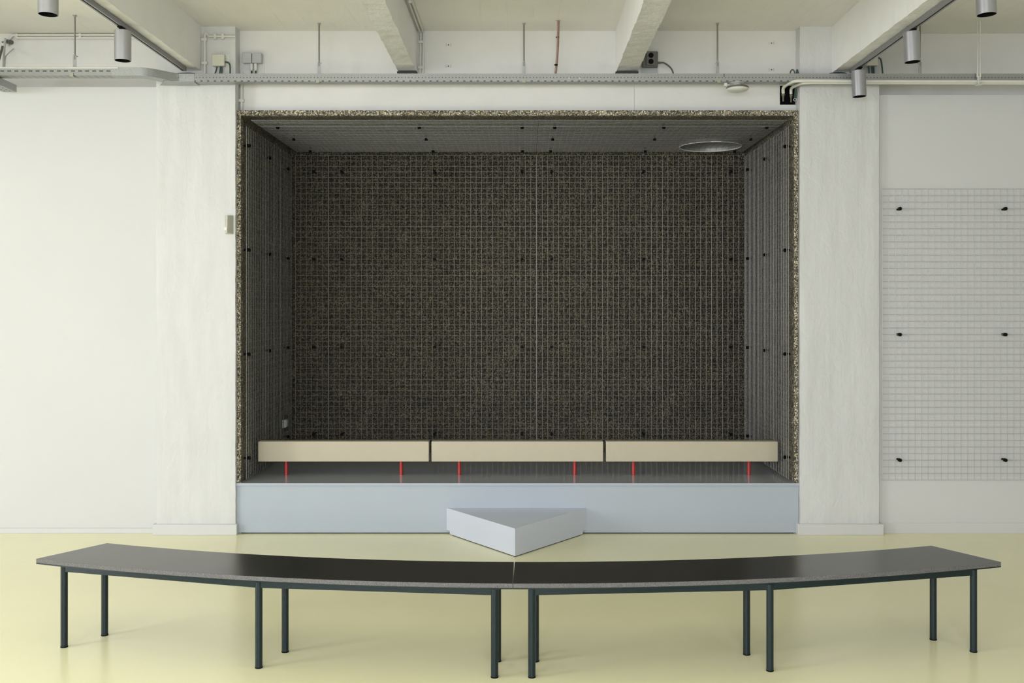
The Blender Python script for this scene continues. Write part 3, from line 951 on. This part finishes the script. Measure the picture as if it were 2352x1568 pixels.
# sensor dome below the tray
ap = at(1694, 204, 7.47)
s_ = thing('ceiling_sensor', 'white domed sensor with black back hanging below the straight tray', 'sensor', (ap.x, ap.y, ap.z))
rr = .085
b = MB(); b.lathe([(rr, .000), (rr * .985, -.004), (rr * .88, -.013), (rr * .65, -.021), (rr * .35, -.026), (.001, -.028)][::-1], (ap.x, ap.y, ap.z), 48)
b.build('dome', M['white_plastic'], s_)
b = MB(); b.lathe([(rr, 0), (rr, .009), (rr * .93, .016), (rr * .5, .019), (.001, .020)], (ap.x, ap.y, ap.z), 48)
b.build('back_housing', M['dark_grey_plastic'], s_)
b = MB(); zt_ = TZ0
b.lathe([(.001, .018), (.022, .018), (.030, .034), (.055, zt_ - ap.z - .002), (.001, zt_ - ap.z - .002)], (ap.x - .004, ap.y, ap.z), 24)
b.build('mount', M['white_plastic'], s_)
b = MB(); q = at(1668, 194, 7.45); b.box(q.x - .014, q.x + .006, 7.45, 7.47, q.z - .012, q.z + .012); b.tube([q + Vector((.006, 0, 0)), q + Vector((.035, 0, -.01)), q + Vector((.03, 0, -.035)), Vector((ap.x - rr * .6, ap.y, ap.z + .012))], .0035, 8)
b.build('connector', M['white_plastic'], s_)

# sockets and junction boxes
def junction(label, px, py, w, h, d, mat, y, parts):
    p = at(px, py, y)
    t_ = thing('junction_box', label, 'junction box', (p.x, y, p.z), 'junction boxes above the tray')
    b = MB(); b.box(p.x - w / 2, p.x + w / 2, y - d, y, p.z - h / 2, p.z + h / 2); b.build('housing', M[mat], t_, bevel=.006, seg=3)
    return t_, p
# 1: on the head of the left pillar
yq = YP
p = at(506.5, 141.5, YP)
bx_ = thing('junction_box', 'cream junction box with green cables on the head of the left pillar', 'junction box', (p.x, YP, p.z), 'junction boxes above the tray')
b = MB(); b.box(p.x - .060, p.x + .072, YP - .006, YP, p.z - .16, p.z + .055); b.build('mounting_plate', M['white_plastic'], bx_)
b = MB(); b.box(p.x - .052, p.x + .045, YP - .055, YP - .006, p.z - .046, p.z + .046); b.build('housing', M['beige_plastic'], bx_, bevel=.007, seg=3)
def green_drop(pts, r=.006):
    b = MB(); b.tube(pts, r, 8); return b
b = MB()
for dx, e in ((-.018, -.022), (.008, -.004), (.020, .004)):
    b.tube([(p.x + dx, YP - .03, p.z - .045), (p.x + dx + e * .3, YP - .033, p.z - .08), (p.x + dx + e, YP - .06, p.z - .15)], .0055, 8)
b.tube([(p.x + .045, YP - .03, p.z - .01), (p.x + .075, YP - .035, p.z - .02), (p.x + .088, YP - .045, p.z - .06), (p.x + .090, YP - .06, p.z - .15)], .006, 8)
b.build('cables', M['green_cable'], bx_)
# 2: grey twin box on the lintel
p = at(582.5, 137, YL)
bx_ = thing('junction_box', 'grey twin junction box with white glands between left pillar and second beam', 'junction box', (p.x, YL, p.z), 'junction boxes above the tray')
b = MB(); b.box(p.x - .07, p.x + .082, YL - .004, YL, p.z - .17, p.z + .02); b.build('mounting_plate', M['white_plastic'], bx_)
for s in (-1, 1):
    b = MB(); cx = p.x + s * .0385; b.box(cx - .0365, cx + .0365, YL - .055, YL - .004, p.z - .038, p.z + .042); b.build('housing', M['grey_plastic'], bx_, bevel=.006, seg=3)
    b = MB(); cx = p.x + (-.008 if s < 0 else .024); b.cyl((cx, YL - .03, p.z - .04), (cx, YL - .03, p.z - .085), .013, 12); b.cyl((cx, YL - .03, p.z - .085), (cx, YL - .03, p.z - .095), .009, 12); b.build('gland', M['white_plastic'], bx_)
    b = MB(); b.tube([(cx, YL - .03, p.z - .09), (cx + .003, YL - .04, p.z - .12), (cx + .003, YL - .08, p.z - .19)], .007, 8); b.build('cable', M['green_cable'], bx_)
# 3: twin socket right of the third beam
p = at(1493, 139, YL)
sk = thing('wall_socket', 'dark grey twin power socket with curved cable right of the third beam', 'power socket', (p.x, YL, p.z))
b = MB(); b.box(p.x - .07, p.x + .06, YL - .006, YL, p.z - .16, p.z - .02); b.build('mounting_plate', M['grey_plastic'], sk)
b = MB(); b.box(p.x - .066, p.x + .058, YL - .045, YL - .006, p.z - .062, p.z + .063); b.build('housing', M['dark_grey_plastic'], sk, bevel=.009, seg=3)
b = MB(); b.box(p.x - .038, p.x + .036, YL - .060, YL - .045, p.z - .052, p.z + .056); b.build('front_cover', M['dark_grey_plastic'], sk, bevel=.005)
for dz in (.026, -.022):
    b = MB(); b.cyl((p.x, YL - .0605, p.z + dz), (p.x, YL - .056, p.z + dz), .0205, 28); so = b.build('socket_face', M['black_plastic'], sk)
    b = MB()
    for s in (-1, 1): b.cyl((p.x + s * .009, YL - .0610, p.z + dz), (p.x + s * .009, YL - .059, p.z + dz), .003, 10)
    h_ = b.build('pin_hole', M['black_void'], None); h_.parent = so; h_.location = (0, 0, 0)
b = MB(); b.cyl((p.x + .056, YL - .03, p.z - .024), (p.x + .078, YL - .03, p.z - .026), .009, 12); b.build('gland', M['dark_grey_plastic'], sk)
b = MB(); b.tube([(p.x + .076, YL - .03, p.z - .025), (p.x + .105, YL - .03, p.z - .026), (p.x + .140, YL - .04, p.z - .052), (p.x + .165, YL - .06, p.z - .09), (p.x + .178, YL - .08, p.z - .15)], .006, 10); b.build('cable', M['dark_cable'], sk)
# 4: box half hidden behind the right beam
p = at(2001, 141, YP)
bx_ = thing('junction_box', 'cream junction box with green cables half hidden behind the right beam', 'junction box', (p.x, YP, p.z), 'junction boxes above the tray')
b = MB(); b.box(p.x - .06, p.x + .038, YP - .006, YP, p.z - .16, p.z + .05); b.build('mounting_plate', M['grey_plastic'], bx_)
b = MB(); b.box(p.x - .055, p.x + .036, YP - .055, YP - .006, p.z - .045, p.z + .045); b.build('housing', M['beige_plastic'], bx_, bevel=.007, seg=3)
b = MB()
for dx in (-.03, -.005, .008):
    b.tube([(p.x + dx, YP - .03, p.z - .045), (p.x + dx, YP - .035, p.z - .08), (p.x + dx - .01, YP - .07, p.z - .15)], .006, 8)
b.tube([(p.x + .036, YP - .03, p.z + .02), (p.x + .060, YP - .03, p.z + .012), (p.x + .068, YP - .04, p.z - .04), (p.x + .068, YP - .065, p.z - .15)], .0065, 8)
b.build('cables', M['green_cable'], bx_)

# cable loops that rise from the tray
b = MB(); b.tube([at(1815, 172, 7.50), at(1816, 164, 7.50), at(1820, 160, 7.50), at(1824, 163, 7.50), at(1826, 172, 7.50)], .0055, 8)
tag(b.build('cable_loop', M['dark_cable']), 'dark cable loop rising from the tray left of the right pillar', 'cable')
b = MB(); b.tube([at(1829, 174, 7.49), at(1830, 162, 7.49), at(1832, 162, 7.49), at(1834, 174, 7.49)], .006, 8)
tag(b.build('cable_loop', M['green_cable']), 'green cable loop rising from the tray against the right pillar', 'cable')
b = MB(); b.tube([(2.30, 7.50, 3.520), (2.36, 7.50, 3.548), (2.44, 7.50, 3.552), (2.50, 7.5, 3.53)], .007, 8)
tag(b.build('green_cable', M['green_cable']), 'green cable lying in the tray under the right beam', 'cable')
b = MB(); b.tube([(-2.66, 7.50, 3.545), (-2.56, 7.50, 3.548), (-2.48, 7.51, 3.538), (-2.44, 7.5, 3.525)], .006, 8)
tag(b.build('green_cable', M['green_cable']), 'green cable leaving the end of the left light track', 'cable')
b = MB()
# conduit on the lintel below the tray, at the left pillar
def conduit(label, paths, clips, r=.010, cat='conduit'):
    t_ = thing('conduit', label, cat, tuple(paths[0][0]), 'white painted conduits')
    for pth in paths:
        b = MB(); b.tube(pth, r, 12, smooth=False); b.build('pipe', M['white_pvc'], t_)
    for c, ax in clips:
        b = MB()
        hs = (.022, .010, .011) if ax == 'z' else (.010, .010, .020)
        b.obox(c, (Vector((1, 0, 0)), Vector((0, 1, 0)), Vector((0, 0, 1))), hs); b.build('clip', M['white_pvc'], t_, bevel=.002)
    return t_
y = YL - .014
conduit('short white conduit between tray and niche beside the left pillar', [[at(555, 165, y), at(555, 253, y)]], [(at(554, 231, y), 'z')])
y = YP - .014
conduit('vertical white conduit between the left beam and the cream junction box', [[at(470.5, 78, y), at(470.5, 170, y)]], [(at(469, 91, y), 'z'), (at(470, 145, y), 'z')])
conduit('short horizontal white conduit across the head of the left pillar', [[at(473, 76, y), at(480, 83.5, y), at(541, 83.5, y)]], [(at(494.5, 84, y), 'x'), (at(512, 84, y), 'x')], r=.009)
xw = -0.835 + .022
conduit('pair of white pipes along the right side of the second beam',
        [[(xw, 3.0, ZC - .016), (xw, YL - .014, ZC - .016), (xw, YL - .014, 3.585)], [(xw + .022, 3.0, ZC - .012), (xw + .024, YL - .012, ZC - .012), (xw + .024, YL - .012, 3.585)]],
        [((xw + .010, YL - .012, 3.84), 'z'), ((xw + .006, YL - .012, 3.64), 'z'), ((xw + .012, 6.9, ZC - .012), 'x'), ((xw + .012, 5.6, ZC - .012), 'x')], r=.008)
y = YU - .014
conduit('pair of horizontal white conduits under the ceiling at the far left',
        [[at(18, 105, y), at(20, 92, y), at(28, 82, y), at(36, 80.5, y), at(365, 80, y)], [at(36, 87, y), at(365, 87, y)]],
        [(at(38.5, 83, y), 'x'), (at(184.5, 83, y), 'x')], r=.0095)
b = MB(); b.tube([at(12, 88, 7.70), at(10, 110, 7.68), at(9, 130, 7.62), at(8, 160, 7.36)], .009, 8)
b.tube([at(31, 112, 7.76), at(20, 122, 7.70), at(13, 132, 7.62), at(11, 160, 7.36)], .004, 8)
tag(b.build('hanging_cables', M['grey_plastic']), 'grey cables dropping to the slotted tray at the far left', 'cable')
b = MB(); b.tube([at(6, 106, 7.6), at(3, 118, 7.58), at(-3, 140, 7.5), at(-8, 165, 7.36)], .009, 8)
tag(b.build('dark_cable', M['dark_cable']), 'dark cable at the left edge beside the grey cables', 'cable')
cm = at(27, 97.5, YU)
b = MB(); b.cyl((cm.x, YU, cm.z), (cm.x - .01, YU - .05, cm.z - .006), .017, 16); b.cyl((cm.x - .01, YU - .05, cm.z - .006), (cm.x - .05, YU - .05, cm.z - .012), .007, 8)
tag(b.build('cable_gland', M['dark_grey_plastic']), 'dark round cable gland on the upper wall at the far left', 'cable gland')

# leftover fixings on the lintel
for px, py, lab in ((1030, 103, 'upper drilled fixing hole right of the second beam'), (1030, 152, 'lower drilled fixing hole right of the second beam'),
                    (1772, 99, 'upper drilled fixing hole left of the right pillar'), (1772, 160, 'lower drilled fixing hole left of the right pillar')):
    p = at(px, py, YL)
    t_ = thing('wall_fixing', lab, 'wall fixing', (p.x, YL, p.z), 'fixing holes in the lintel')
    b = MB(); b.cyl((p.x, YL, p.z), (p.x, YL - .002, p.z), .005, 12); b.build('plug', M['dark_joint'], t_)
    b = MB()
    for s in (-1, 1): b.box(p.x + s * .019 - .003, p.x + s * .019 + .003, YL - .0015, YL, p.z - .012, p.z + .012)
    b.build('filler_patch', M['filler'], t_)

# small detector at the edge of the left pillar
p = at(527, 516, YP)
dt = thing('motion_detector', 'small white wedge shaped detector on the right edge of the left pillar', 'detector', (p.x, YP, p.z))
b = MB()
w0, w1 = p.x - .030, p.x + .030
zz = .073
b.add([(w0, YP, p.z - zz), (w0 + .004, YP - .030, p.z - zz + .004), (p.x + .002, YP - .075, p.z - zz + .005), (w1, YP - .010, p.z - zz + .002), (w1, YP, p.z - zz),
       (w0, YP, p.z + zz), (w0 + .004, YP - .030, p.z + zz - .004), (p.x + .002, YP - .062, p.z + zz - .006), (w1, YP - .010, p.z + zz - .002), (w1, YP, p.z + zz)],
      [(4, 3, 2, 1, 0), (5, 6, 7, 8, 9), (0, 1, 6, 5), (1, 2, 7, 6), (2, 3, 8, 7), (3, 4, 9, 8)])
b.build('housing', M['beige_plastic'], dt, bevel=.004, seg=3)
b = MB(); b.cyl((p.x - .013, YP - .050, p.z - .035), (p.x - .014, YP - .056, p.z - .035), .012, 20); b.build('lens', M['white_plastic'], dt)

# dark strips drawn for the gap line under the two middle beams
for x0, x1, lab in ((-.985, -.830, 'thin dark strip under the foot of the second beam'), (.715, .892, 'thin dark strip under the foot of the third beam')):
    b = MB(); b.box(x0, x1, YL - .09, YL, ZB - .008, ZB + .003)
    tag(b.build('gap_strip', M['dark_joint']), lab, 'steel plate', 'dark strips under the middle beams')
